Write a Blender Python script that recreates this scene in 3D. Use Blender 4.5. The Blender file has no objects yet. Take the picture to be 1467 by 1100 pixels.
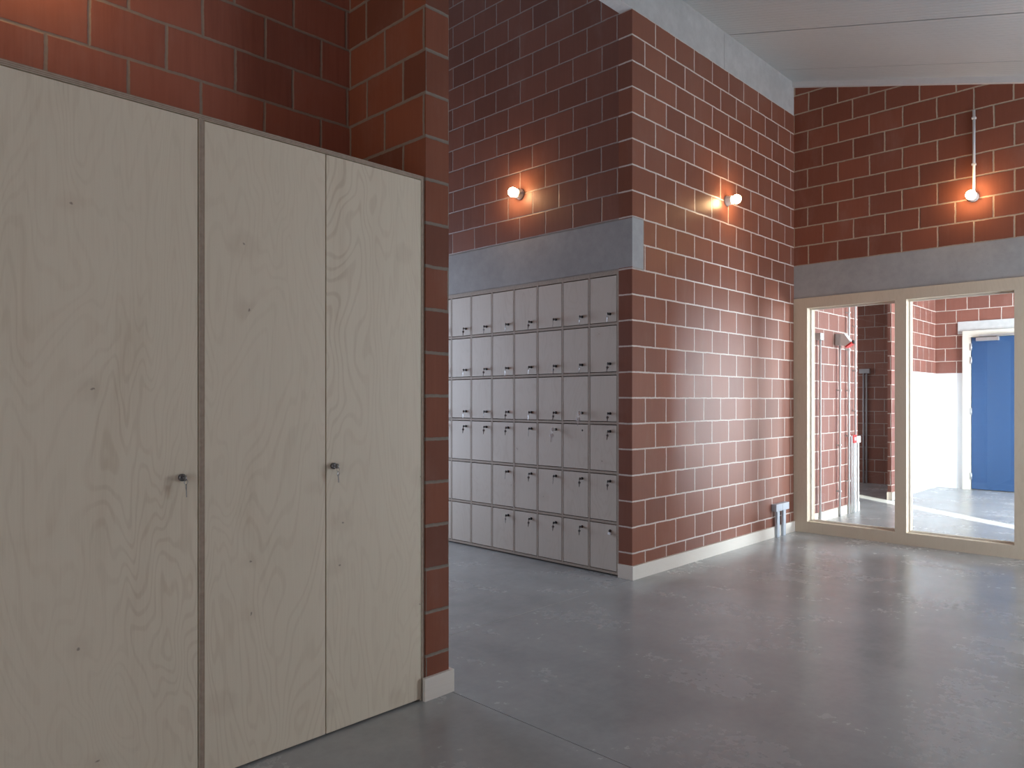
import bpy, bmesh, math, random
from mathutils import Vector, Matrix

random.seed(7)
scn = bpy.context.scene
COL = scn.collection

# ------------------------------------------------------------------ camera
cam_d = bpy.data.cameras.new('camera')
cam = bpy.data.objects.new('camera', cam_d)
COL.objects.link(cam)
YAW = 0.773
cam.location = (0, 0, 1.3791)
cam.rotation_euler = (math.pi / 2, 0, -math.atan2(math.cos(YAW), math.sin(YAW)))
cam_d.sensor_width = 36.0
cam_d.lens = 36.0 * 1044.74 / 1467.0
cam_d.shift_y = (573.69 - 550.0) / 1467.0
cam_d.clip_start = 0.02
scn.camera = cam

# ------------------------------------------------------------------ view
scn.view_settings.view_transform = 'Standard'
scn.view_settings.look = 'None'
scn.view_settings.gamma = 1.0
scn.view_settings.use_curve_mapping = False
scn.view_settings.exposure = 0.0
scn.cycles.max_bounces = 10
scn.cycles.diffuse_bounces = 6
scn.cycles.glossy_bounces = 4
scn.cycles.transparent_max_bounces = 8
scn.cycles.caustics_reflective = False
scn.cycles.caustics_refractive = False
scn.cycles.sample_clamp_indirect = 6.0
scn.cycles.use_denoising = True

# ------------------------------------------------------------------ sky, sun, daylight through the openings, added fill lamps
world = bpy.data.worlds.new('sky')
scn.world = world
world.use_nodes = True
wn = world.node_tree
bg = wn.nodes['Background']
bg.inputs['Color'].default_value = (0.80, 0.88, 1.0, 1)
bg.inputs['Strength'].default_value = 0.45


def sun(direction, strength, angle=0.0093):
    d = bpy.data.lights.new('sun', 'SUN')
    d.energy = strength
    d.angle = angle
    d.color = (1.0, 0.95, 0.87)
    o = bpy.data.objects.new('sun', d)
    COL.objects.link(o)
    o.location = (2, -8, 8)
    o.rotation_euler = Vector(direction).to_track_quat('-Z', 'Y').to_euler()


def daylight(name, loc, facing, sx, sz, watts, col):
    d = bpy.data.lights.new(name, 'AREA')
    d.shape = 'RECTANGLE'
    d.size = sx
    d.size_y = sz
    d.energy = watts
    d.color = col
    o = bpy.data.objects.new(name, d)
    COL.objects.link(o)
    o.location = loc
    o.rotation_euler = Vector(facing).to_track_quat('-Z', 'Y').to_euler()
    return o


SUN_EL = math.radians(17.0)
P_SUN, P_HALL, P_SIDE, P_LOBBY, P_END, P_CORR, P_PASS, P_BULB = 40.0, 122.0, 34.0, 640.0, 47.0, 114.0, 54.0, 92.0
DAY = (0.88, 1.0, 1.15)
sun((0.582 * math.cos(SUN_EL), 0.813 * math.cos(SUN_EL), -math.sin(SUN_EL)), P_SUN)
daylight('daylight_hall', (6.55, -1.62, 1.5), (0, 1, 0), 1.8, 2.6, P_HALL, DAY)
daylight('fill_side', (-2.68, 0.4, 1.5), (1, 0, 0), 3.4, 2.4, P_SIDE, DAY)  # added fill lamp for the lockers and glazed wall, no known window here
daylight('daylight_lobby', (11.0, -1.62, 1.4), (0, 1, 0), 1.5, 2.6, P_LOBBY, (0.90, 1.0, 1.12))
daylight('daylight_lobby_door', (13.22, 0.07, 1.25), (-1, 0, 0), 0.74, 2.2, P_END, (1.0, 1.0, 1.0))
daylight('daylight_corridor', (3.4, 8.05, 1.6), (0, -1, 0), 1.8, 2.4, P_CORR, (0.78, 0.95, 1.2))
daylight('fill_passage', (11.2, 7.26, 1.8), (0, -1, 0), 1.6, 1.4, P_PASS, DAY)  # lamp added to brighten the passage wall, its source is made up

# ------------------------------------------------------------------ node helpers


class NT:
    def __init__(self, name):
        self.mat = bpy.data.materials.new(name)
        self.mat.use_nodes = True
        self.t = self.mat.node_tree
        self.b = self.t.nodes['Principled BSDF']

    def node(self, kind, **kw):
        n = self.t.nodes.new(kind)
        for k, v in kw.items():
            setattr(n, k, v)
        return n

    def put(self, sock, v):
        if isinstance(v, bpy.types.NodeSocket):
            self.t.links.new(v, sock)
        elif v is not None:
            sock.default_value = v

    def m(self, op, a, b=None, c=None):
        n = self.node('ShaderNodeMath', operation=op)
        self.put(n.inputs[0], a)
        self.put(n.inputs[1], b)
        if c is not None:
            self.put(n.inputs[2], c)
        return n.outputs[0]

    def xyz(self, x, y, z):
        n = self.node('ShaderNodeCombineXYZ')
        self.put(n.inputs[0], x)
        self.put(n.inputs[1], y)
        self.put(n.inputs[2], z)
        return n.outputs[0]

    def pos(self):
        return self.node('ShaderNodeTexCoord').outputs['Object']

    def sep(self, v):
        n = self.node('ShaderNodeSeparateXYZ')
        self.put(n.inputs[0], v)
        return n.outputs

    def scale(self, v, s):
        n = self.node('ShaderNodeVectorMath', operation='MULTIPLY')
        self.put(n.inputs[0], v)
        n.inputs[1].default_value = s
        return n.outputs[0]

    def noise(self, v, scale, detail=3.0, rough=0.5, dist=0.0):
        n = self.node('ShaderNodeTexNoise')
        self.put(n.inputs['Vector'], v)
        n.inputs['Scale'].default_value = scale
        n.inputs['Detail'].default_value = detail
        n.inputs['Roughness'].default_value = rough
        n.inputs['Distortion'].default_value = dist
        return n.outputs[0]

    def ramp(self, v, lo, hi, a=0.0, b=1.0):
        n = self.node('ShaderNodeMapRange', interpolation_type='SMOOTHSTEP')
        self.put(n.inputs[0], v)
        n.inputs[1].default_value = lo
        n.inputs[2].default_value = hi
        n.inputs[3].default_value = a
        n.inputs[4].default_value = b
        return n.outputs[0]

    def mix(self, f, a, b, blend='MIX'):
        n = self.node('ShaderNodeMix', data_type='RGBA', blend_type=blend)
        self.put(n.inputs[0], f)
        for s, v in ((n.inputs[6], a), (n.inputs[7], b)):
            if isinstance(v, tuple) and len(v) == 3:
                v = v + (1.0,)
            self.put(s, v)
        return n.outputs[2]

    def bump(self, h, strength, dist):
        n = self.node('ShaderNodeBump')
        n.inputs['Strength'].default_value = strength
        n.inputs['Distance'].default_value = dist
        self.put(n.inputs['Height'], h)
        self.put(self.b.inputs['Normal'], n.outputs[0])

    def out(self, color, rough, spec=0.5, metal=0.0):
        if isinstance(color, tuple):
            color = color + (1.0,)
        self.put(self.b.inputs['Base Color'], color)
        self.put(self.b.inputs['Roughness'], rough)
        self.b.inputs['Specular IOR Level'].default_value = spec
        self.b.inputs['Metallic'].default_value = metal
        return self.mat


def plain(name, color, rough=0.5, spec=0.5, metal=0.0, var=0.05, scale=30):
    n = NT(name)
    p = n.pos()
    f = n.noise(p, scale, 3)
    a = tuple(c * (1 - var) for c in color)
    b = tuple(min(1, c * (1 + var)) for c in color)
    return n.out(n.mix(f, a, b), rough, spec, metal)


def block_mat(name, phx, phy, xcut=None, c1=(0.185, 0.072, 0.048), c2=(0.255, 0.102, 0.068), mortar=(0.48, 0.41, 0.35),
              streak=0.35, mw=0.0052, rough=0.7, spec=0.25, bump=0.5, patch=0.28):
    """clay blocks 300 x 200 in half bond, joints on world coordinates"""
    n = NT(name)
    p = n.pos()
    x, y, z = n.sep(p)
    nx = n.sep(n.node('ShaderNodeNewGeometry').outputs['True Normal'])[0]
    side = n.m('GREATER_THAN', n.m('ABSOLUTE', nx), 0.5)
    ux = n.m('SUBTRACT', x, phx)
    uy = n.m('SUBTRACT', y, phy)
    u = n.m('ADD', n.m('MULTIPLY', uy, side), n.m('MULTIPLY', ux, n.m('SUBTRACT', 1.0, side)))
    wob = n.noise(p, 9.0, 2)
    wob = n.m('MULTIPLY', n.m('SUBTRACT', wob, 0.5), 0.010)
    row_f = n.m('DIVIDE', n.m('ADD', z, n.m('MULTIPLY', wob, 0.8)), 0.2)
    row = n.m('FLOOR', row_f)
    odd = n.m('MODULO', row, 2.0)
    odd = n.m('ABSOLUTE', odd)
    u2 = n.m('SUBTRACT', n.m('ADD', u, wob), n.m('MULTIPLY', odd, 0.15))
    # every joint sits a little off its place
    jit = n.node('ShaderNodeTexWhiteNoise', noise_dimensions='2D')
    n.put(jit.inputs['Vector'], n.xyz(n.m('FLOOR', n.m('ADD', n.m('DIVIDE', u2, 0.3), 0.5)), row, 0.0))
    u2 = n.m('ADD', u2, n.m('MULTIPLY', n.m('SUBTRACT', jit.outputs[0], 0.5), 0.012))
    col_f = n.m('DIVIDE', u2, 0.3)
    col = n.m('FLOOR', col_f)
    if xcut is not None:
        col = n.m('MAXIMUM', col, xcut)
    fu = n.m('SUBTRACT', col_f, col)
    fz = n.m('SUBTRACT', row_f, row)
    du = n.m('MULTIPLY', n.m('MINIMUM', n.m('ABSOLUTE', fu), n.m('ABSOLUTE', n.m('SUBTRACT', 1.0, fu))), 0.3)
    if xcut is not None:  # the first block is whole: no joint on its near side
        du = n.m('ADD', du, n.m('MULTIPLY', n.m('LESS_THAN', n.m('SUBTRACT', col_f, xcut), 0.4), 0.1))
    dz = n.m('MULTIPLY', n.m('MINIMUM', fz, n.m('SUBTRACT', 1.0, fz)), 0.2)
    d = n.m('MINIMUM', du, dz)
    edge = n.m('ADD', d, n.m('MULTIPLY', n.m('SUBTRACT', n.noise(p, 70.0, 3), 0.5), 0.005))
    mort = n.ramp(edge, mw - 0.0016, mw + 0.0016, 1.0, 0.0)
    wn_ = n.node('ShaderNodeTexWhiteNoise', noise_dimensions='2D')
    n.put(wn_.inputs['Vector'], n.xyz(col, row, 0.0))
    tone = wn_.outputs[0]
    st = n.noise(n.scale(p, (55.0, 55.0, 3.0)), 1.0, 4, 0.6)
    blot = n.noise(p, 5.0, 4, 0.6)
    f = n.m('ADD', n.m('MULTIPLY', tone, 0.42), n.m('MULTIPLY', st, streak))
    f = n.m('ADD', f, n.m('MULTIPLY', blot, 0.3))
    f = n.ramp(f, 0.15, 0.95)
    c = n.mix(f, c1, c2)
    wn2 = n.node('ShaderNodeTexWhiteNoise', noise_dimensions='2D')
    n.put(wn2.inputs['Vector'], n.xyz(row, col, 0.0))
    c = n.mix(n.ramp(wn2.outputs[0], 0.55, 1.0, 0.0, patch), c, tuple(v * k for v, k in zip(c1, (0.72, 0.85, 1.0))))
    dust = n.ramp(n.noise(n.scale(p, (3.0, 3.0, 1.4)), 1.0, 5, 0.65), 0.5, 0.8, 0.0, 0.16)
    c = n.mix(dust, c, (0.42, 0.30, 0.26))
    mc = n.mix(n.noise(p, 40.0, 3), tuple(v * 0.8 for v in mortar), tuple(v * 1.15 for v in mortar))
    c = n.mix(mort, c, mc)
    h = n.m('ADD', n.m('MULTIPLY', n.ramp(edge, 0.0015, mw + 0.003), 1.0), n.m('MULTIPLY', st, 0.10))
    h = n.m('ADD', h, n.m('MULTIPLY', n.noise(p, 120.0, 2), 0.06))
    n.bump(h, bump, 0.006)
    return n.out(c, rough, spec)


def ply_mat(name, base=(0.80, 0.715, 0.555), dark=(0.60, 0.495, 0.35), amount=0.6, seed=0.0, horizontal=False, flat=False):
    """birch veneer: long wavy figure, fine pores, a few small knots"""
    n = NT(name)
    p = n.pos()
    info = n.node('ShaderNodeObjectInfo').outputs['Random']
    off = n.xyz(n.m('MULTIPLY', info, 17.0), n.m('ADD', n.m('MULTIPLY', info, 5.0), seed), n.m('MULTIPLY', info, 29.0))
    add = n.node('ShaderNodeVectorMath', operation='ADD')
    n.put(add.inputs[0], p)
    n.put(add.inputs[1], off)
    q = add.outputs[0]
    s = (1.0, 1.0, 0.24) if not horizontal else (0.24, 0.24, 1.0)
    s2 = (1.0, 1.0, 0.03) if not horizontal else (0.03, 0.03, 1.0)
    fig = n.noise(n.scale(q, s), 2.6, 3, 0.5, 0.5)
    rings = n.m('SINE', n.m('MULTIPLY', fig, 210.0))
    rings = n.ramp(rings, 0.1, 1.0, 0.0, 0.38)
    cloud = n.noise(n.scale(q, s), 3.4, 5, 0.6, 0.9)
    where = n.ramp(n.noise(n.scale(q, s), 1.7, 2), 0.38, 0.62, 0.45, 1.0)
    pore = n.noise(n.scale(q, s2), 260.0, 2, 0.5)
    band = n.noise(n.scale(q, s2), 14.0, 3, 0.5)
    f = n.m('ADD', n.m('MULTIPLY', n.m('MULTIPLY', rings, where), amount), n.m('MULTIPLY', n.ramp(cloud, 0.5, 0.8), 0.6 * amount))
    f = n.m('ADD', f, n.m('MULTIPLY', n.m('SUBTRACT', pore, 0.5), 0.30))
    f = n.m('ADD', f, n.m('MULTIPLY', n.m('SUBTRACT', band, 0.42), 0.30))
    c = n.mix(n.ramp(f, -0.1, 0.75), base, dark)
    if not flat:
        qx, qy, qz = n.sep(q)
        vor = n.node('ShaderNodeTexVoronoi', voronoi_dimensions='2D')
        wob = n.m('MULTIPLY', n.m('SUBTRACT', n.noise(q, 22.0, 3), 0.5), 0.05)
        n.put(vor.inputs['Vector'], n.xyz(n.m('MULTIPLY', n.m('ADD', n.m('ADD', qx, qy), wob), 0.8), n.m('ADD', qz, wob), 0.0))
        vor.inputs['Scale'].default_value = 3.3
        vor.inputs['Randomness'].default_value = 1.0
        pick = n.m('GREATER_THAN', n.sep(vor.outputs['Color'])[0], 0.60)
        halo = n.m('MULTIPLY', n.ramp(n.m('ADD', vor.outputs['Distance'], n.m('MULTIPLY', n.m('SUBTRACT', cloud, 0.5), 0.5)), 0.02, 0.17, 0.12, 0.0), pick)
        c = n.mix(halo, c, (0.38, 0.27, 0.175))
        core = n.m('MULTIPLY', n.ramp(vor.outputs['Distance'], 0.006, 0.020, 0.6, 0.0), n.m('GREATER_THAN', n.sep(vor.outputs['Color'])[0], 0.72))
        c = n.mix(core, c, (0.12, 0.075, 0.045))
    n.bump(pore, 0.05, 0.002)
    return n.out(c, 0.50, 0.35)


def ply_edge_mat(name, axis):
    """edge of a plywood board: brown and pale plies in turn across the given axis"""
    n = NT(name)
    p = n.pos()
    o = n.sep(p)[axis]
    w = n.m('SINE', n.m('MULTIPLY', o, 2 * math.pi / 0.0062))
    f = n.m('ADD', n.m('MULTIPLY', w, 0.4), n.noise(p, 60.0, 3))
    c = n.mix(n.ramp(f, 0.1, 0.9), (0.30, 0.228, 0.17), (0.48, 0.39, 0.30))
    return n.out(c, 0.65, 0.3)


def concrete_mat(name, base, var=0.14, rough=0.75, grain=0.3):
    n = NT(name)
    p = n.pos()
    a = n.noise(p, 1.7, 6, 0.62)
    b = n.noise(p, 14.0, 5, 0.6)
    f = n.m('ADD', n.m('MULTIPLY', a, 0.65), n.m('MULTIPLY', b, 0.35))
    c = n.mix(n.ramp(f, 0.28, 0.72), tuple(v * (1 - var) for v in base), tuple(v * (1 + var) for v in base))
    pit = n.ramp(n.noise(p, 90.0, 2), 0.66, 0.74, 0.0, grain)
    c = n.mix(pit, c, tuple(v * 0.55 for v in base))
    n.bump(n.m('ADD', b, n.m('MULTIPLY', pit, -0.4)), 0.15, 0.004)
    return n.out(c, rough, 0.35)


def floor_mat():
    n = NT('polished_concrete')
    p = n.pos()
    a = n.noise(p, 0.9, 5, 0.6, 0.4)
    b = n.noise(n.scale(p, (1.0, 0.7, 1.0)), 2.6, 5, 0.5, 0.25)
    d = n.noise(p, 22.0, 4, 0.6)
    f = n.m('ADD', n.m('ADD', n.m('MULTIPLY', a, 0.35), n.m('MULTIPLY', b, 0.48)), n.m('MULTIPLY', d, 0.17))
    c = n.mix(n.ramp(f, 0.26, 0.74), (0.275, 0.284, 0.283), (0.420, 0.428, 0.423))
    speck = n.ramp(n.noise(p, 150.0, 2), 0.68, 0.76, 0.0, 0.25)
    c = n.mix(speck, c, (0.17, 0.165, 0.16))
    scr = n.ramp(n.noise(n.scale(p, (1.5, 3.2, 1.0)), 2.4, 4, 0.55, 0.35), 0.42, 0.80, 0.0, 0.24)
    c = n.mix(scr, c, (0.46, 0.455, 0.44))
    n.bump(n.m('ADD', b, n.m('MULTIPLY', d, 0.4)), 0.05, 0.01)
    r = n.ramp(n.m('ADD', n.m('MULTIPLY', b, 0.7), n.m('MULTIPLY', d, 0.3)), 0.2, 0.8, 0.19, 0.31)
    return n.out(c, r, 0.55)


def ceiling_mat():
    """white sandwich panels with fine ribs along Y"""
    n = NT('ribbed_panel')
    p = n.pos()
    x = n.sep(p)[0]
    w = n.m('SINE', n.m('MULTIPLY', x, 2 * math.pi / 0.05))
    rib = n.ramp(w, 0.55, 0.95)
    c = n.mix(n.noise(p, 2.0, 3), (0.53, 0.575, 0.59), (0.58, 0.625, 0.64))
    n.bump(rib, 0.8, 0.006)
    return n.out(c, 0.42, 0.4)


def emit_mat(name, col, strength):
    n = NT(name)
    n.b.inputs['Base Color'].default_value = (0.9, 0.88, 0.82, 1)
    n.b.inputs['Emission Color'].default_value = col + (1,)
    n.b.inputs['Emission Strength'].default_value = strength
    return n.mat


def glass_mat():
    n = NT('window_glass')
    for nd in list(n.t.nodes):
        if nd.type == 'BSDF_PRINCIPLED':
            n.t.nodes.remove(nd)
    tr = n.node('ShaderNodeBsdfTransparent')
    tr.inputs[0].default_value = (0.955, 0.975, 0.97, 1)
    gl = n.node('ShaderNodeBsdfGlossy')
    gl.inputs['Roughness'].default_value = 0.0
    fr = n.node('ShaderNodeFresnel')
    back = n.node('ShaderNodeNewGeometry').outputs['Backfacing']
    ior = n.m('ADD', n.m('MULTIPLY', back, 1 / 1.45 - 1.45), 1.45)
    n.put(fr.inputs[0], ior)
    mx = n.node('ShaderNodeMixShader')
    n.put(mx.inputs[0], fr.outputs[0])
    n.t.links.new(tr.outputs[0], mx.inputs[1])
    n.t.links.new(gl.outputs[0], mx.inputs[2])
    n.t.links.new(mx.outputs[0], n.t.nodes['Material Output'].inputs[0])
    return n.mat


M = {}
M['block_alcove'] = block_mat('clay_blocks_alcove', 0.02, 0.25, mortar=(0.34, 0.275, 0.245), rough=0.5, spec=0.4)
M['block_long'] = block_mat('clay_blocks_long', 0.04, 0.105, xcut=15.0, c1=(0.205, 0.076, 0.048), c2=(0.275, 0.106, 0.066), mortar=(0.62, 0.54, 0.48), rough=0.35, spec=0.42, bump=0.22, mw=0.006)
M['block_glazed'] = block_mat('clay_blocks_glazed', 0.04, 0.105, c1=(0.205, 0.070, 0.042), c2=(0.270, 0.092, 0.055), mortar=(0.42, 0.33, 0.25), mw=0.0068)
M['block_niche'] = block_mat('clay_blocks_niche', 0.009, 0.10, c1=(0.23, 0.078, 0.052), c2=(0.35, 0.125, 0.080), mortar=(0.30, 0.235, 0.185), streak=0.75, mw=0.0066)
M['block_pier'] = block_mat('clay_blocks_pier', 0.02, 0.10, c1=(0.215, 0.070, 0.038), c2=(0.28, 0.098, 0.054), mortar=(0.27, 0.225, 0.18), streak=0.5, mw=0.0075, patch=0.75)
M['block_lobby'] = block_mat('clay_blocks_lobby', 0.13, 0.16, c1=(0.20, 0.078, 0.056), c2=(0.265, 0.105, 0.076), mortar=(0.62, 0.55, 0.49), rough=0.42, spec=0.5)
M['ply'] = ply_mat('birch_plywood')
M['ply_locker'] = ply_mat('birch_plywood_locker', (0.62, 0.57, 0.50), (0.52, 0.46, 0.385), amount=0.45)
M['ply_pale'] = ply_mat('birch_plywood_pale', (0.79, 0.735, 0.645), (0.69, 0.62, 0.52), amount=0.4, horizontal=True, flat=True)
M['ply_frame'] = ply_mat('plywood_frame', (0.64, 0.545, 0.415), (0.54, 0.44, 0.32), amount=0.4, flat=True)
M['edge_x'] = ply_edge_mat('plywood_edge_upright', 0)
M['edge_y'] = ply_edge_mat('plywood_edge_side', 1)
M['edge_z'] = ply_edge_mat('plywood_edge_flat', 2)
M['locker_edge'] = plain('locker_plywood_edge', (0.40, 0.34, 0.28), 0.6, 0.3, var=0.2, scale=60)
M['concrete'] = concrete_mat('smooth_concrete', (0.36, 0.36, 0.355))
M['concrete_pale'] = concrete_mat('pale_concrete', (0.52, 0.52, 0.51))
M['mortar'] = concrete_mat('bedding_mortar', (0.34, 0.32, 0.29), 0.2, 0.9, 0.5)
M['floor'] = floor_mat()
M['joint'] = plain('saw_cut', (0.045, 0.043, 0.04), 0.9, 0.2)
M['sealant'] = plain('joint_sealant', (0.50, 0.49, 0.47), 0.7, 0.3)
M['ceiling'] = ceiling_mat()
M['white_trim'] = plain('white_coated_metal', (0.66, 0.66, 0.655), 0.45)
M['white_paint'] = plain('white_wall_paint', (0.86, 0.87, 0.88), 0.6, var=0.01, scale=6)
M['outside'] = concrete_mat('outside_render', (0.5, 0.49, 0.47))
M['blue'] = plain('blue_door_lacquer', (0.024, 0.070, 0.170), 0.42, var=0.04, scale=5)
M['door_frame'] = plain('cream_lacquered_wood', (0.74, 0.70, 0.60), 0.5, var=0.03, scale=12)
M['metal'] = plain('brushed_aluminium', (0.62, 0.63, 0.64), 0.35, metal=0.9)
M['lock_metal'] = plain('dark_nickel', (0.20, 0.195, 0.19), 0.35, metal=0.9)
M['black'] = plain('black_plastic', (0.016, 0.015, 0.014), 0.4)
M['key_metal'] = plain('nickel_key', (0.34, 0.335, 0.32), 0.35, metal=0.85)
M['white_plastic'] = plain('white_plastic', (0.72, 0.73, 0.735), 0.4, var=0.01)
M['key_white'] = plain('white_key_head', (0.93, 0.93, 0.95), 0.3, var=0.01)
M['grey_plastic'] = plain('grey_plastic', (0.44, 0.475, 0.52), 0.45, var=0.02)
M['pale_grey'] = plain('pale_grey_plastic', (0.58, 0.59, 0.60), 0.45, var=0.02)
M['dark_grey'] = plain('mid_grey_plastic', (0.40, 0.40, 0.41), 0.5, var=0.02)
M['red'] = plain('red_plastic', (0.62, 0.035, 0.03), 0.35, var=0.02)
M['porcelain'] = plain('white_porcelain', (0.74, 0.72, 0.69), 0.35, var=0.02)
M['bulb'] = emit_mat('lit_opal_bulb', (1.0, 0.60, 0.29), P_BULB)
M['glass'] = glass_mat()

M['block_passage'] = block_mat('clay_blocks_passage', 0.02, 0.09, mortar=(0.36, 0.30, 0.26))

# ------------------------------------------------------------------ mesh helpers


class MB:
    def __init__(self):
        self.bm = bmesh.new()
        self.mi = 0

    def _mark(self, faces):
        for f in faces:
            f.material_index = self.mi

    def box(self, x0, x1, y0, y1, z0, z1, bev=0.0):
        vs = [self.bm.verts.new((x, y, z)) for x in (x0, x1) for y in (y0, y1) for z in (z0, z1)]
        q = [(0, 1, 3, 2), (4, 6, 7, 5), (0, 4, 5, 1), (2, 3, 7, 6), (0, 2, 6, 4), (1, 5, 7, 3)]
        fs = [self.bm.faces.new([vs[i] for i in f]) for f in q]
        self._mark(fs)
        if bev:
            es = list({e for f in fs for e in f.edges})
            r = bmesh.ops.bevel(self.bm, geom=es, offset=bev, segments=2, profile=0.5, affect='EDGES')
            self._mark(r['faces'])
        return self

    def prism(self, pts, axis, a, b):
        """closed polygon of 2D pts swept along an axis from a to b"""
        def co(p, t):
            return {'x': (t, p[0], p[1]), 'y': (p[0], t, p[1]), 'z': (p[0], p[1], t)}[axis]
        A = [self.bm.verts.new(co(p, a)) for p in pts]
        B = [self.bm.verts.new(co(p, b)) for p in pts]
        k = len(pts)
        fs = [self.bm.faces.new(A), self.bm.faces.new(B[::-1])]
        fs += [self.bm.faces.new([A[i], B[i], B[(i + 1) % k], A[(i + 1) % k]]) for i in range(k)]
        self._mark(fs)
        return self

    def lathe(self, prof, origin, axis, seg=24):
        """profile of (radius, distance along axis)"""
        ax = Vector(axis).normalized()
        rot = ax.to_track_quat('Z', 'X').to_matrix()
        o = Vector(origin)
        rings = []
        for r, h in prof:
            if r < 1e-6:
                rings.append([self.bm.verts.new(o + rot @ Vector((0, 0, h)))])
            else:
                rings.append([self.bm.verts.new(o + rot @ Vector((r * math.cos(2 * math.pi * i / seg), r * math.sin(2 * math.pi * i / seg), h)))
                              for i in range(seg)])
        fs = []
        for a, b in zip(rings, rings[1:]):
            for i in range(seg):
                j = (i + 1) % seg
                if len(a) == 1 and len(b) == 1:
                    continue
                if len(a) == 1:
                    fs.append(self.bm.faces.new((a[0], b[j], b[i])))
                elif len(b) == 1:
                    fs.append(self.bm.faces.new((a[i], a[j], b[0])))
                else:
                    fs.append(self.bm.faces.new((a[i], a[j], b[j], b[i])))
        self._mark(fs)
        for f in fs:
            f.smooth = True
        return self

    def rod(self, p0, p1, r, seg=14):
        p0, p1 = Vector(p0), Vector(p1)
        L = (p1 - p0).length
        return self.lathe([(0, 0), (r, 0), (r, L), (0, L)], p0, p1 - p0, seg)

    def ring(self, c, normal, R, r, seg=18, sub=6):
        rot = Vector(normal).normalized().to_track_quat('Z', 'X').to_matrix()
        c = Vector(c)
        g = []
        for i in range(seg):
            a = 2 * math.pi * i / seg
            g.append([self.bm.verts.new(c + rot @ Vector(((R + r * math.cos(b)) * math.cos(a), (R + r * math.cos(b)) * math.sin(a), r * math.sin(b))))
                      for b in [2 * math.pi * k / sub for k in range(sub)]])
        for i in range(seg):
            for k in range(sub):
                f = self.bm.faces.new((g[i][k], g[(i + 1) % seg][k], g[(i + 1) % seg][(k + 1) % sub], g[i][(k + 1) % sub]))
                f.smooth = True
                f.material_index = self.mi
        return self

    def build(self, name, mats, parent=None, loc=None):
        bmesh.ops.recalc_face_normals(self.bm, faces=self.bm.faces[:])
        me = bpy.data.meshes.new(name)
        if loc is not None:
            self.bm.transform(Matrix.Translation(-Vector(loc)))
        self.bm.to_mesh(me)
        self.bm.free()
        for m in (mats if isinstance(mats, (list, tuple)) else [mats]):
            me.materials.append(m)
        o = bpy.data.objects.new(name, me)
        COL.objects.link(o)
        if parent is not None:
            o.parent = parent
            o.matrix_parent_inverse = Matrix.Identity(4)
            if loc is not None:
                o.location = Vector(loc)
        elif loc is not None:
            o.location = Vector(loc)
        return o


def tag(o, label=None, cat=None, group=None, kind=None):
    if label:
        o['label'] = label
    if cat:
        o['category'] = cat
    if group:
        o['group'] = group
    if kind:
        o['kind'] = kind
    return o


def empty(name, loc=(0, 0, 0)):
    o = bpy.data.objects.new(name, None)
    o.empty_display_size = 0.1
    COL.objects.link(o)
    o.location = loc
    return o


def struct(o, label, cat):
    return tag(o, label, cat, None, 'structure')


def boxes(name, mat, lst, parent=None, bev=0.0):
    m = MB()
    for b in lst:
        m.box(*b, bev)
    return m.build(name, mat, parent)


# ------------------------------------------------------------------ the setting
YC, YW, XL, XW, YF = 2.637, 3.2575, 4.664, 7.617, -1.5
BEAM0 = 4.40


def ceil_z(y):
    return 3.832 + 0.2801 * y


# floor: slabs with saw-cut joints
fl = MB()
fl.box(-2.5, 2.2715, YF, 3.2475, -0.15, 0)
fl.box(2.2755, XW, YF, 3.2475, -0.15, 0)
fl.box(2.127, 4.80, 3.2525, 8.0, -0.15, 0)
fl.box(XW, 13.3, YF, 3.30, -0.15, 0)
fl.box(9.55, 13.1, 3.30, 7.2, -0.15, 0)
fl.mi = 1
fl.box(-2.5, 9.0, YF, 3.4, -0.17, -0.004)
fl.mi = 2
fl.box(2.2755, XL, 3.2475, 3.2525, -0.02, -0.0005)
struct(fl.build('floor', [M['floor'], M['joint'], M['sealant']]), 'grey polished concrete floor with fine saw-cut joints', 'floor')

# ceiling: sloping panels one metre wide, falling towards the windows
ce = MB()
T = 0.10
edges = [-2.6, -1.8, -0.8, 0.2, 1.2, 2.2, 3.2, 4.2, 5.2, 6.2, 7.2, 7.80]
for a, b in zip(edges, edges[1:]):
    g = 0.0065 if b < 7.0 else 0.0035
    a2 = a + (0.0065 if a < 7.0 else 0.0035)
    y0, y1 = YF - 0.4, 3.30
    ce.prism([(y0, ceil_z(y0)), (y1, ceil_z(y1)), (y1, ceil_z(y1) + T), (y0, ceil_z(y0) + T)], 'x', a2, b - g)
    ce.prism([(3.30, ceil_z(3.30)), (8.2, ceil_z(8.2)), (8.2, ceil_z(8.2) + T), (3.30, ceil_z(3.30) + T)], 'x', a2, b - g)
ce.mi = 1
y0, y1 = YF - 0.4, 8.2
ce.prism([(y0, ceil_z(y0) + 0.02), (y1, ceil_z(y1) + 0.02), (y1, ceil_z(y1) + 0.16), (y0, ceil_z(y0) + 0.16)], 'x', -2.6, 7.80)
struct(ce.build('ceiling', [M['ceiling'], M['joint']]), 'sloping white ribbed metal panel ceiling', 'ceiling')
tr = MB()
y0, y1 = YF, YW
tr.prism([(y0, ceil_z(y0) - 0.055), (y1, ceil_z(y1) - 0.055), (y1, ceil_z(y1)), (y0, ceil_z(y0))], 'x', 7.575, XW)
struct(tr.build('trim_1', M['white_trim']), 'white edge strip along ceiling above the glazed wall', 'trim')

# long wall on the right of the lockers
struct(boxes('wall_right', M['block_long'], [(XL, XW + 0.19, YW, 3.384, 0, BEAM0)]), 'red clay block wall right of the lockers', 'wall')
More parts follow.
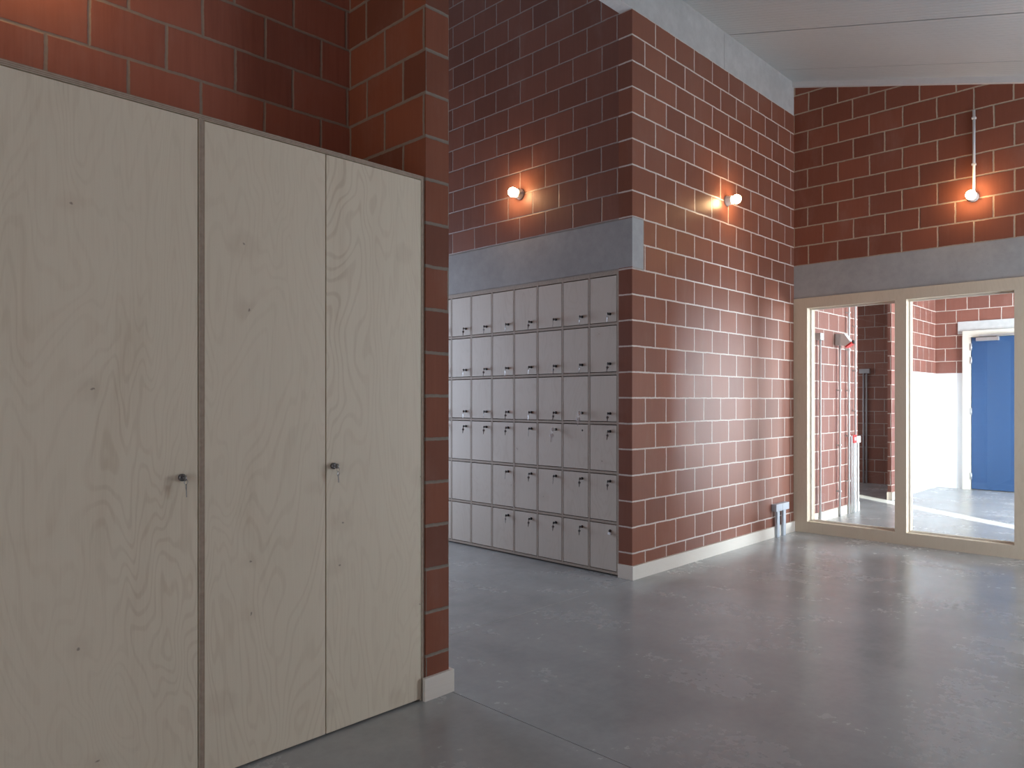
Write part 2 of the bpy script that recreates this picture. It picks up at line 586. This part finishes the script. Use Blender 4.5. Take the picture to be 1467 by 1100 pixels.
# concrete beams on top of it
for i, (a, b, nm) in enumerate(((1.9, 6.112, 'trim_2'), (6.116, XW + 0.19, 'trim_3'))):
    bm_ = MB()
    zt = ceil_z(YW) + 0.01
    bm_.box(a, b, YW, 3.375, BEAM0, zt)
    o = bm_.build(nm, M['concrete_pale'])
    struct(o, ('long concrete beam along the top of red block wall, nearer piece', 'short far concrete beam piece in corner above the block wall')[i], 'beam')

# wall above and around the lockers
al = MB()
LEFT_END = 3.384 + 9 * 0.2825 + 0.03
ZTOP = ceil_z(8.1)
al.box(XL, XL + 0.14, 3.3835, 8.1, 2.80, ZTOP)
al.box(XL, XL + 0.14, LEFT_END, 8.1, 0, 2.80)
al.box(XL, XL + 0.14, YW + 0.0005, 3.384, BEAM0 + 0.36, ZTOP)
struct(al.build('wall_back', M['block_alcove']), 'dark red clay block wall above the lockers', 'wall')
li = MB()
li.box(XL - 0.001, 4.809, YW - 0.0015, LEFT_END + 0.2, 2.412, 2.788)
o = li.build('trim_4', M['concrete'])
struct(o, 'grey concrete lintel above the locker wall', 'lintel')
mo = MB()
mo.box(XL + 0.004, 4.820, YW - 0.0008, LEFT_END + 0.2, 2.398, 2.412)
mo.box(XL + 0.004, 4.820, YW - 0.0008, LEFT_END + 0.2, 2.788, 2.801)
mo.box(4.809, 4.820, YW - 0.0008, 3.38, 2.412, 2.788)
struct(mo.build('trim_5', M['mortar']), 'mortar bed around the grey concrete lintel', 'lintel')

# corridor behind the pier
cw = MB()
cw.box(2.127, 2.266, 2.630, 8.1, 0, ZTOP)
struct(cw.build('wall_partition', M['block_pier']), 'narrow end of red block partition beside the cupboards', 'wall')
ce2 = MB()
ce2.box(2.127, 2.45, 8.0, 8.14, 0, ZTOP).box(4.35, 4.80, 8.0, 8.14, 0, ZTOP).box(2.45, 4.35, 8.0, 8.14, 2.8, ZTOP).box(2.45, 4.35, 8.0, 8.14, 0, 0.4)
struct(ce2.build('wall_corridor', M['block_lobby']), 'red block end wall of the locker corridor', 'wall')

# wall behind and above the cupboards, side and front of the room
struct(boxes('wall_left', M['block_niche'], [(-2.5, 2.127, YW, YW + 0.14, 0, ceil_z(3.4))]), 'dark red block wall above the plywood cupboards', 'wall')
struct(boxes('wall_side', M['block_niche'], [(-2.64, -2.5, -1.3, 2.2, 0, 0.3), (-2.64, -2.5, -1.3, 2.2, 2.7, ceil_z(3.4)),
       (-2.64, -2.5, YF - 0.2, -1.3, 0, ceil_z(3.4)), (-2.64, -2.5, 2.2, 3.4, 0, ceil_z(3.4))]), 'red block side wall', 'wall')
fr = MB()
ZF = 3.45
fr.box(-2.64, 5.5, YF - 0.2, YF, 0, ZF)
fr.box(5.5, 7.45, YF - 0.2, YF, 2.86, ZF)
fr.box(5.5, 7.45, YF - 0.2, YF, 0, 0.06)
fr.box(7.45, 10.2, YF - 0.2, YF, 0, 3.5)
fr.box(10.2, 11.8, YF - 0.2, YF, 2.7, 3.5)
fr.box(11.8, 13.3, YF - 0.2, YF, 0, 3.5)
struct(fr.build('wall_front', M['block_niche']), 'red block outside wall with window openings', 'wall')
wf = MB()
for x in (5.5, 7.42):
    wf.box(x, x + 0.03, YF - 0.12, YF - 0.05, 0.06, 2.86)
wf.box(5.56, 7.42, YF - 0.12, YF - 0.05, 0.06, 0.10).box(5.56, 7.42, YF - 0.12, YF - 0.05, 2.82, 2.86)
struct(wf.build('window_2', M['ply_frame']), 'wooden window frame in the outside wall', 'window')
GX = 9.44 - (1.6 + 3.2) * 0.716
struct(boxes('wall_sun_screen', M['outside'], [(-6.0, GX - 0.185, -3.3, -3.2, 0, 5.0), (GX + 0.185, 17.0, -3.3, -3.2, 0, 5.0)]), 'unseen wall added outside to screen the sun', 'wall')  # unseen wall added to block the sun, gap cut for the floor stripe

# glazed wall: blocks above, lintel, timber frame
gw = MB()
gw.box(XW, XW + 0.19, YF, YW, 2.80, ceil_z(YW) + 0.1)
gw.box(XW, XW + 0.19, YF, -1.45, 0, 2.40)
struct(gw.build('wall_glazed', M['block_glazed']), 'red clay block wall above the glazed partition', 'wall')
struct(boxes('trim_6', M['concrete'], [(XW - 0.001, XW + 0.19, YF, YW, 2.405, 2.797)]), 'grey concrete lintel over the glazed partition', 'lintel')
struct(boxes('trim_7', M['mortar'], [(XW + 0.003, XW + 0.188, YF, YW, 2.797, 2.801)]), 'mortar bed on the lintel over the glazed partition', 'lintel')

win = empty('window_1', (XW, 2.2, 0))
struct(win, 'large interior window with pale plywood frame', 'window')
W = Vector((XW, 2.2, 0))


def part(mb, name, mat, parent, base):
    """child mesh whose coordinates stay in world space"""
    o = mb.build(name, mat)
    o.parent = parent
    o.matrix_parent_inverse = Matrix.Translation(-Vector(base))
    return o


XF0, XF1 = XW - 0.014, XW + 0.19
f = MB()
f.box(XF0, XF1, 3.112, YW - 0.002, 0.0, 2.4508)                     # jamb beside the wall
f.box(XF0, XF1, -1.45, -1.33, 0.0, 2.4508)                         # far jamb
f.box(XF0, XF1, -1.33, 3.112, 2.345, 2.4508)                       # head
f.box(XF0, XF1, 1.20, 3.112, 0.0, 0.116)                           # sill rail
f.box(XF0, XF1, -1.33, -0.46, 0.0, 0.116)
part(f, 'frame', M['ply_frame'], win, W)
for a, b, z in ((2.165, 2.266, 0.116), (1.20, 1.304, 0.116), (-0.56, -0.46, 0.116)):
    part(MB().box(XF0, XF1, a, b, z, 2.345), 'mullion', M['ply_frame'], win, W)
for a, b in ((2.266, 3.112), (1.304, 2.165), (-1.33, -0.56)):
    part(MB().box(7.702, 7.712, a, b, 0.116, 2.345), 'pane', M['glass'], win, W)
    bead = MB()
    for x0, x1 in ((7.688, 7.702), (7.712, 7.726)):
        bead.box(x0, x1, a, a + 0.014, 0.116, 2.345).box(x0, x1, b - 0.014, b, 0.116, 2.345)
        bead.box(x0, x1, a + 0.014, b - 0.014, 2.331, 2.345).box(x0, x1, a + 0.014, b - 0.014, 0.116, 0.130)
    part(bead, 'glazing_bead', M['ply_pale'], win, W)

dd = empty('light_block_leaves', (7.70, 0.37, 0))  # leaves added out of view to stop lobby light reaching the hall
struct(dd, 'unseen plywood leaves added to block light from the lobby', 'door')
D2 = Vector((7.70, 0.37, 0))
for a, b in ((-0.456, 0.368), (0.372, 1.196)):
    part(MB().box(7.675, 7.725, a, b, 0.006, 2.343, 0.001), 'leaf', M['ply_frame'], dd, D2)

# lobby behind the glass
YV = 3.30
lb = MB()
lb.box(XW + 0.19, 9.62, YV, YV + 0.14, 0, 3.3)
struct(lb.build('wall_lobby', M['block_lobby']), 'sunlit pinkish block wall with conduits behind left pane', 'wall')
lb = MB()
lb.box(10.93, 13.1, YV, YV + 0.05, 0, 3.3)
struct(lb.build('wall_lobby_far', M['block_lobby']), 'red block wall beyond the opening behind glass', 'wall')
struct(boxes('wall_passage', M['block_passage'], [(12.85, 13.0, 3.38, 7.3, 0, 3.3), (9.48, 9.62, 3.44, 7.2, 0, 3.3), (9.48, 10.4, 7.2, 7.34, 0, 3.3), (12.0, 13.0, 7.2, 7.34, 0, 3.3), (10.4, 12.0, 7.2, 7.34, 0, 1.1), (10.4, 12.0, 7.2, 7.34, 2.5, 3.3)]),
       'shaded dark red block wall seen through the opening', 'wall')
lb = MB()
lb.box(13.1, 13.25, YF, -0.30, 0, 3.3).box(13.1, 13.25, 0.44, 1.72, 0, 3.3).box(13.1, 13.25, 1.72, YV + 0.1, 2.46, 3.3)
lb.box(13.1, 13.25, 2.91, YV + 0.1, 0, 2.46).box(13.1, 13.25, -0.30, 0.44, 2.35, 3.3).box(13.12, 13.25, 1.72, 2.91, 0, 2.46)
struct(lb.build('wall_end', M['block_lobby']), 'red block end wall holding the blue door', 'wall')
struct(boxes('wall_panel', M['white_paint'], [(11.35, 13.1, YV - 0.008, YV, 0.0, 1.81), (13.092, 13.1, 2.925, YV - 0.008, 0.0, 1.81)]),
       'white painted lower half of wall beside blue door', 'wall')
struct(boxes('ceiling_lobby', M['white_trim'], [(XW + 0.19, 13.3, YF - 0.2, 7.4, 3.3, 3.45)]), 'white ceiling of the lobby', 'ceiling')
struct(boxes('trim_8', M['concrete_pale'], [(13.085, 13.2, 1.60, 2.985, 2.418, 2.612)]), 'pale concrete lintel above the blue door', 'lintel')

door = empty('door_1', (13.1, 2.3, 0))
struct(door, 'blue door in cream frame behind the right pane', 'door')
D = Vector((13.1, 2.3, 0))
f = MB()
f.box(13.05, 13.12, 2.80, 2.915, 0, 2.46).box(13.05, 13.12, 1.72, 1.83, 0, 2.46).box(13.05, 13.12, 1.83, 2.80, 2.358, 2.46)
part(f, 'door_frame', M['door_frame'], door, D)
part(MB().box(13.06, 13.11, 1.834, 2.794, 0.012, 2.352, 0.002), 'leaf', M['blue'], door, D)
for z in (2.21, 2.0, 1.212, 0.21):
    h = part(MB().rod((13.05, 2.797, z - 0.052), (13.05, 2.797, z + 0.052), 0.011).box(13.045, 13.06, 2.785, 2.815, z - 0.05, z + 0.05), 'hinge', M['metal'], door, D)
cl = part(MB().box(12.995, 13.06, 2.424, 2.724, 2.292, 2.346, 0.004), 'door_closer', M['metal'], door, D)
a = MB().box(13.00, 13.05, 2.15, 2.69, 2.362, 2.388, 0.003).box(13.015, 13.03, 2.43, 2.455, 2.346, 2.365)
part(a, 'closer_arm', M['metal'], door, D)
hd = MB().rod((13.06, 1.90, 1.05), (13.0, 1.90, 1.05), 0.01).rod((13.0, 1.90, 1.05), (13.0, 2.03, 1.05), 0.01)
part(hd, 'handle', M['metal'], door, D)

# baseboards
bb = MB()
BH = 0.106
bb.box(XL - 0.02, 7.600, YW - 0.02, YW, 0, BH)
bb.box(XL - 0.02, XL, YW, 3.384 - 0.005, 0, BH)
struct(bb.build('baseboard_right', M['ply_pale']), 'pale plywood baseboard round the block wall corner', 'baseboard')
bb = MB()
bb.box(2.108, 2.286, 2.612, 2.630, 0, BH, 0.0012)
bb.box(2.266, 2.286, 2.630, 6.0, 0, BH)
struct(bb.build('baseboard_partition', M['ply_pale']), 'short pale plywood baseboard on the partition end', 'baseboard')
bb = MB()
bb.box(XW + 0.19, 9.64, YV - 0.02, YV, 0, BH).box(9.62, 9.64, YV, YV + 0.14, 0, BH)
struct(bb.build('baseboard_lobby', M['ply_pale']), 'pale baseboard under conduits behind left pane', 'baseboard')
bb = MB()
bb.box(10.90, 11.345, YV - 0.02, YV, 0, BH).box(10.90, 10.93, YV, YV + 0.05, 0, BH)
struct(bb.build('baseboard_far', M['ply_pale']), 'pale baseboard beyond the lobby opening', 'baseboard')

# ------------------------------------------------------------------ tall cupboards


def lock_bm(r, axis_len, c, n, up, side):
    """cam lock: rosette, barrel; c on the surface, n outward"""
    m = MB()
    m.lathe([(0, 0), (r * 1.15, 0), (r * 1.15, axis_len * 0.55), (r, axis_len), (r * 0.55, axis_len * 1.02), (0, axis_len * 0.9)], c, n, 20)
    return m


def key_bm(c, n, side, s, tilt=0.0, spread=0.0):
    """key standing in the lock with a ring and a spare key hanging from it; side = direction along the door"""
    n, side = Vector(n), Vector(side)
    up = Vector((0, 0, 1))
    c = Vector(c)
    m = MB()
    # shank and bow of the key in the lock (bow is a thin upright disc)
    m.rod(c, c + n * 0.012 * s, 0.0032 * s, 8)
    b = c + n * 0.021 * s
    m.lathe([(0, -0.0012 * s), (0.011 * s, -0.0012 * s), (0.011 * s, 0.0012 * s), (0, 0.0012 * s)], b, side, 16)
    # ring
    rc = b + n * 0.006 * s - up * 0.013 * s
    m.ring(rc, side * 0.5 + n, 0.0085 * s, 0.0011 * s)
    # hanging key
    d = (-up + side * tilt).normalized()
    k = rc - up * 0.0085 * s
    bow = k + d * 0.009 * s
    nn = (n + side * spread).normalized()
    m.lathe([(0, -0.0011 * s), (0.0085 * s, -0.0011 * s), (0.0105 * s, 0), (0.0085 * s, 0.0011 * s), (0, 0.0011 * s)], bow, nn, 16)
    w = d.cross(nn).normalized()
    t0, t1 = bow + d * 0.007 * s, bow + d * 0.036 * s
    pts = [t0 - w * 0.0035 * s, t0 + w * 0.0035 * s, t1 + w * 0.0014 * s, t1 - w * 0.0026 * s]
    A = [m.bm.verts.new(p + nn * 0.0011 * s) for p in pts]
    B = [m.bm.verts.new(p - nn * 0.0011 * s) for p in pts]
    m.bm.faces.new(A)
    m.bm.faces.new(B[::-1])
    for i in range(4):
        m.bm.faces.new([A[i], B[i], B[(i + 1) % 4], A[(i + 1) % 4]])
    return m


def cupboard(label, x0, x1, doors, z_top=2.411):
    base = Vector(((x0 + x1) / 2, (YC + 3.24) / 2, 0))
    r = tag(empty('cupboard', base), label, 'cupboard', 'tall plywood cupboards')
    y0, y1 = YC, 3.245
    tl, tr_ = 0.0095, 0.0095
    if x1 > 2.0:
        tr_ = 0.018
    c = MB()
    # boards: faces in veneer, front edges show the plies (inset strips a hair proud)
    c.box(x0, x0 + tl, y0 + 0.001, y1, 0.0, z_top)
    c.box(x1 - tr_, x1, y0 + 0.001, y1, 0.0, z_top)
    c.box(x0 + tl, x1 - tr_, y0 + 0.001, y1, z_top - 0.018, z_top)
    c.box(x0 + tl, x1 - tr_, y0 + 0.02, y1, 0.02, 0.038)
    c.box(x0 + tl, x1 - tr_, y1 - 0.008, y1, 0.038, z_top - 0.018)
    c.box(x0 + tl, x1 - tr_, y0 + 0.05, y0 + 0.068, 0.0, 0.02)
    c.mi = 1
    c.box(x0, x0 + tl, y0, y0 + 0.001, 0.0, z_top - 0.018)
    c.box(x1 - tr_, x1, y0, y0 + 0.001, 0.0, z_top - 0.018)
    c.mi = 2
    c.box(x0, x1, y0, y0 + 0.001, z_top - 0.018, z_top)
    part(c, 'carcass', [M['ply'], M['edge_x'], M['edge_z']], r, base)
    for (a, b, lx, lz) in doors:
        d = MB().box(a, b, y0 + 0.001, y0 + 0.019, 0.010, z_top - 0.0215, 0.0008)
        do = part(d, 'door', M['ply'], r, base)
        if lx:
            l = lock_bm(0.0115, 0.013, (lx, y0 + 0.001, lz), (0, -1, 0), None, None).build('lock', M['lock_metal'])
            l.parent = do
            k = key_bm((lx, y0 - 0.010, lz), (0, -1, 0), (1, 0, 0), 1.0, 0.05, 1.6 if lx < 1.3 else 0.5).build('key', M['key_metal'])
            k.parent = do
    return r


cupboard('tall plywood cupboard at left edge with one wide door, key in its right side', 0.30, 1.1008, [(0.3125, 1.0872, 1.031, 1.107)])
cupboard('two-door tall plywood cupboard beside red block partition, key in right door', 1.1012, 2.125,
         [(1.1118, 1.6073, None, None), (1.6128, 2.1045, 1.644, 1.109)])

# ------------------------------------------------------------------ locker bank
NC = 9
PITCH = 0.2825
ROWZ = [0.0225, 0.415, 0.8075, 1.2, 1.5925, 1.985, 2.3775]
LY0 = 3.3845
LK = Vector((XL + 0.25, LY0 + NC * PITCH / 2, 0))
lk = tag(empty('locker_bank', LK), 'wall of small plywood lockers under grey concrete lintel', 'lockers')
c = MB()
xe = XL + 0.001
div = [3.3955 + i * PITCH for i in range(NC + 1)]
for i, y in enumerate(div):
    t0, t1 = (0.011, 0.009) if i == 0 else (0.009, 0.009)
    c.box(xe, XL + 0.5, y - t0, y + t1, 0.012, 2.402)
for j, z in enumerate(ROWZ):
    t0, t1 = (0.0095, 0.0095)
    if j == 6:
        t0, t1 = 0.0085, 0.0245
    if j == 0:
        t0, t1 = 0.0105, 0.009
    for a, b in zip(div, div[1:]):
        c.box(xe + 0.001, XL + 0.5, a + 0.009, b - 0.009, z - t0, z + t1)
c.box(XL + 0.492, XL + 0.5, div[0], div[-1], 0.03, 2.38)
part(c, 'carcass', M['locker_edge'], lk, LK)
part(MB().box(XL + 0.03, XL + 0.45, div[0], div[-1], 0.0, 0.012), 'plinth', M['black'], lk, LK)
NOLOCK = {(0, 5), (0, 6), (1, 5), (1, 6), (0, 7), (1, 7), (0, 8), (1, 8)}
for j in range(6):
    z0, z1 = ROWZ[j] + 0.0150, ROWZ[j + 1] - 0.0165
    for i in range(NC):
        y0, y1 = div[i] + 0.012, div[i + 1] - 0.012
        cy_, cz_ = (y0 + y1) / 2, (z0 + z1) / 2
        d = MB().box(XL + 0.0015, XL + 0.0175, y0, y1, z0, z1, 0.0006)
        do = part(d, 'locker_door', M['ply_locker'], lk, LK)
        ly = div[i] + 0.071
        lz = z0 + 0.062 if j >= 3 else z1 - 0.048
        if (j, i) in NOLOCK:
            continue
        if (j, i) == (2, 1):
            h = MB().lathe([(0, 0.0), (0.008, 0.0), (0.008, 0.0012), (0, 0.0012)], (XL + 0.0015, ly, lz), (-1, 0, 0), 16).build('lock_hole', M['black'])
            h.parent = do
            continue
        l = lock_bm(0.0095, 0.012, (XL + 0.0015, ly, lz), (-1, 0, 0), None, None).build('lock', M['black'])
        l.parent = do
        white = (j, i) in ((3, 1), (2, 2), (0, 0))
        km = M['key_white'] if white else M['lock_metal']
        if white and (j, i) == (0, 0):
            k = MB().box(XL - 0.016, XL - 0.0005, ly - 0.014, ly + 0.014, lz - 0.03, lz - 0.012, 0.003).build('key_tag', km)
            k.parent = do
            k['label'] = 'pale key tag'
            continue
        k = key_bm((XL - 0.010, ly, lz), (-1, 0, 0), (0, 1, 0), 1.6 if white else 1.0, random.uniform(0.02, 0.18), -0.9 if white else random.uniform(-1.2, 1.2)).build('key', km)
        k.parent = do
        if white:
            k['label'] = 'white plastic headed key'

# ------------------------------------------------------------------ wall lamps


def wall_lamp(label, base, n):
    r = tag(empty('wall_lamp', base), label, 'wall lamp', 'bare bulb wall lamps')
    b = Vector(base)
    m = MB().lathe([(0, 0), (0.046, 0), (0.046, 0.012), (0.041, 0.016), (0.040, 0.056), (0.030, 0.064), (0.0, 0.064)], b, n, 28)
    part(m, 'lamp_holder', M['porcelain'], r, b)
    prof = [(0.0, 0.058), (0.018, 0.058), (0.021, 0.064)]
    R, cz = 0.041, 0.098
    for k in range(3, 13):
        a = math.pi * k / 12
        prof.append((R * math.sin(a), cz - R * math.cos(a)))
    prof[-1] = (0.0, cz + R)
    part(MB().lathe(prof, b, n, 28), 'bulb', M['bulb'], r, b)
    return r


wall_lamp('lit globe bulb on dark block wall above the lockers', (XL, 4.445, 3.20), (-1, 0, 0))
wall_lamp('lit globe bulb on long block wall between corner and ceiling beam', (6.155, YW, 3.205), (0, -1, 0))
wall_lamp('lit globe bulb hanging under thin white conduit above glazed partition', (XW, 1.615, 3.215), (-1, 0, 0))
wall_lamp('lit globe bulb high on dark block wall over the left cupboard', (0.66, YW, 3.205), (0, -1, 0))

c0 = Vector((XW, 1.607, 3.24))
co = tag(empty('conduit', c0), 'thin white conduit pipe running up from bulb above glazed partition', 'conduit')
part(MB().rod((XW - 0.016, 1.607, 3.24), (XW - 0.016, 1.607, 3.992), 0.0115), 'pipe', M['white_plastic'], co, c0)
for z in (3.92, 3.504):
    part(MB().box(XW - 0.030, XW, 1.590, 1.624, z - 0.009, z + 0.009, 0.003), 'pipe_clip', M['white_plastic'], co, c0)

# ------------------------------------------------------------------ electrical fittings
s0 = Vector((7.23, YW, 0))
so = tag(empty('socket_box', s0), 'grey surface socket box low on block wall beside glazed partition', 'socket')
part(MB().box(7.080, 7.385, YW - 0.052, YW, 0.262, 0.335, 0.005), 'housing', M['grey_plastic'], so, s0)
part(MB().box(7.228, 7.234, YW - 0.054, YW - 0.05, 0.266, 0.331), 'cover_seam', M['pale_grey'], so, s0)
for x in (7.118, 7.262):
    part(MB().box(x, x + 0.058, YW - 0.045, YW - 0.0205, 0.0, 0.264, 0.003), 'trunking', M['grey_plastic'], so, s0)

s0 = Vector((8.33, YV, 0))
so = tag(empty('junction_box', s0), 'small pale box topping first conduit behind left pane', 'junction box')
part(MB().box(8.27, 8.372, YV - 0.066, YV, 2.062, 2.140, 0.004), 'housing', M['pale_grey'], so, s0)
part(MB().rod((8.345, YV - 0.034, 0), (8.345, YV - 0.034, 2.065), 0.0125), 'pipe', M['white_plastic'], so, s0)

s0 = Vector((8.92, YV, 0))
so = tag(empty('power_socket', s0), 'white angled power socket with red cap behind left pane', 'socket')
part(MB().box(8.87, 8.985, YV - 0.062, YV, 2.035, 2.170, 0.006), 'housing', M['pale_grey'], so, s0)
hdm = MB()
hdm.prism([(YV - 0.062, 2.165), (YV - 0.062, 2.035), (YV - 0.120, 2.020), (YV - 0.175, 2.062), (YV - 0.105, 2.165)], 'x', 8.877, 8.978)
part(hdm, 'socket_head', M['white_plastic'], so, s0)
part(MB().prism([(YV - 0.112, 2.016), (YV - 0.180, 2.066), (YV - 0.190, 2.050), (YV - 0.122, 2.000)], 'x', 8.872, 8.983), 'cap', M['red'], so, s0)
part(MB().box(8.905, 8.95, YV - 0.205, YV - 0.18, 2.045, 2.085, 0.003), 'cap_latch', M['black'], so, s0)
part(MB().rod((8.935, YV - 0.034, 0), (8.935, YV - 0.034, 2.04), 0.0125), 'pipe', M['white_plastic'], so, s0)
for z in (1.5, 0.85, 0.3):
    part(MB().box(8.915, 8.955, YV - 0.050, YV, z - 0.009, z + 0.009, 0.003), 'pipe_clip', M['white_plastic'], so, s0)

s0 = Vector((9.225, YV, 0))
so = tag(empty('conduit', s0), 'floor to ceiling white conduit right of angled power socket', 'conduit')
part(MB().rod((9.225, YV - 0.034, 0), (9.225, YV - 0.034, 3.28), 0.0135), 'pipe', M['white_plastic'], so, s0)
for z in (2.45, 2.0, 1.5, 0.95, 0.4):
    part(MB().box(9.205, 9.245, YV - 0.05, YV, z - 0.009, z + 0.009, 0.003), 'pipe_clip', M['white_plastic'], so, s0)

s0 = Vector((9.445, YV, 0))
so = tag(empty('conduit', s0), 'white conduit dropping from ceiling to red alarm button', 'conduit')
part(MB().rod((9.445, YV - 0.034, 0.957), (9.445, YV - 0.034, 3.28), 0.0125), 'pipe', M['white_plastic'], so, s0)
for z in (2.3, 1.75, 1.25):
    part(MB().box(9.425, 9.465, YV - 0.05, YV, z - 0.009, z + 0.009, 0.003), 'pipe_clip', M['white_plastic'], so, s0)

s0 = Vector((9.42, YV, 0.9))
so = tag(empty('alarm_button', s0), 'small red alarm call button behind left pane', 'alarm button')
part(MB().box(9.362, 9.470, YV - 0.042, YV, 0.855, 0.955, 0.004), 'housing', M['red'], so, s0)
part(MB().box(9.395, 9.437, YV - 0.045, YV - 0.041, 0.886, 0.926), 'button', M['white_plastic'], so, s0)

s0 = Vector((9.545, YV, 0.9))
so = tag(empty('switch_box', s0), 'white switch box beside red alarm button at wall end', 'switch')
part(MB().box(9.478, 9.612, YV - 0.042, YV, 0.855, 0.935, 0.004), 'housing', M['white_plastic'], so, s0)
part(MB().box(9.50, 9.59, YV - 0.046, YV - 0.041, 0.868, 0.922, 0.002), 'rocker', M['white_plastic'], so, s0)

for x, lab in ((9.313, 'thin white pipe to floor, nearest the tall conduit under alarm button'), (9.379, 'thin white pipe to floor directly left of wide trunking')):
    o = MB().rod((x, YV - 0.034, 0), (x, YV - 0.034, 0.95 if x < 9.35 else 0.854), 0.011).build('pipe_run', M['white_plastic'])
    tag(o, lab, 'pipe', 'pipes below the alarm button')
for x0, x1, lab in ((9.408, 9.464, 'wide white cable trunking below the red alarm button'),
                    (9.506, 9.553, 'white cable trunking below the white switch box')):
    o = MB().box(x0, x1, YV - 0.044, YV - 0.0205, 0, 0.854, 0.003).build('cable_trunking', M['white_plastic'])
    tag(o, lab, 'trunking', 'trunking below the alarm button')

s0 = Vector((12.85, 4.29, 0))
so = tag(empty('socket_box', s0), 'grey twin box on shaded block wall with two conduits below', 'socket')
part(MB().box(12.79, 12.85, 4.20, 4.366, 1.832, 1.906, 0.004), 'housing', M['dark_grey'], so, s0)
for y in (4.258, 4.308):
    part(MB().rod((12.832, y, 0.0), (12.832, y, 1.835), 0.013), 'pipe', M['dark_grey'], so, s0)
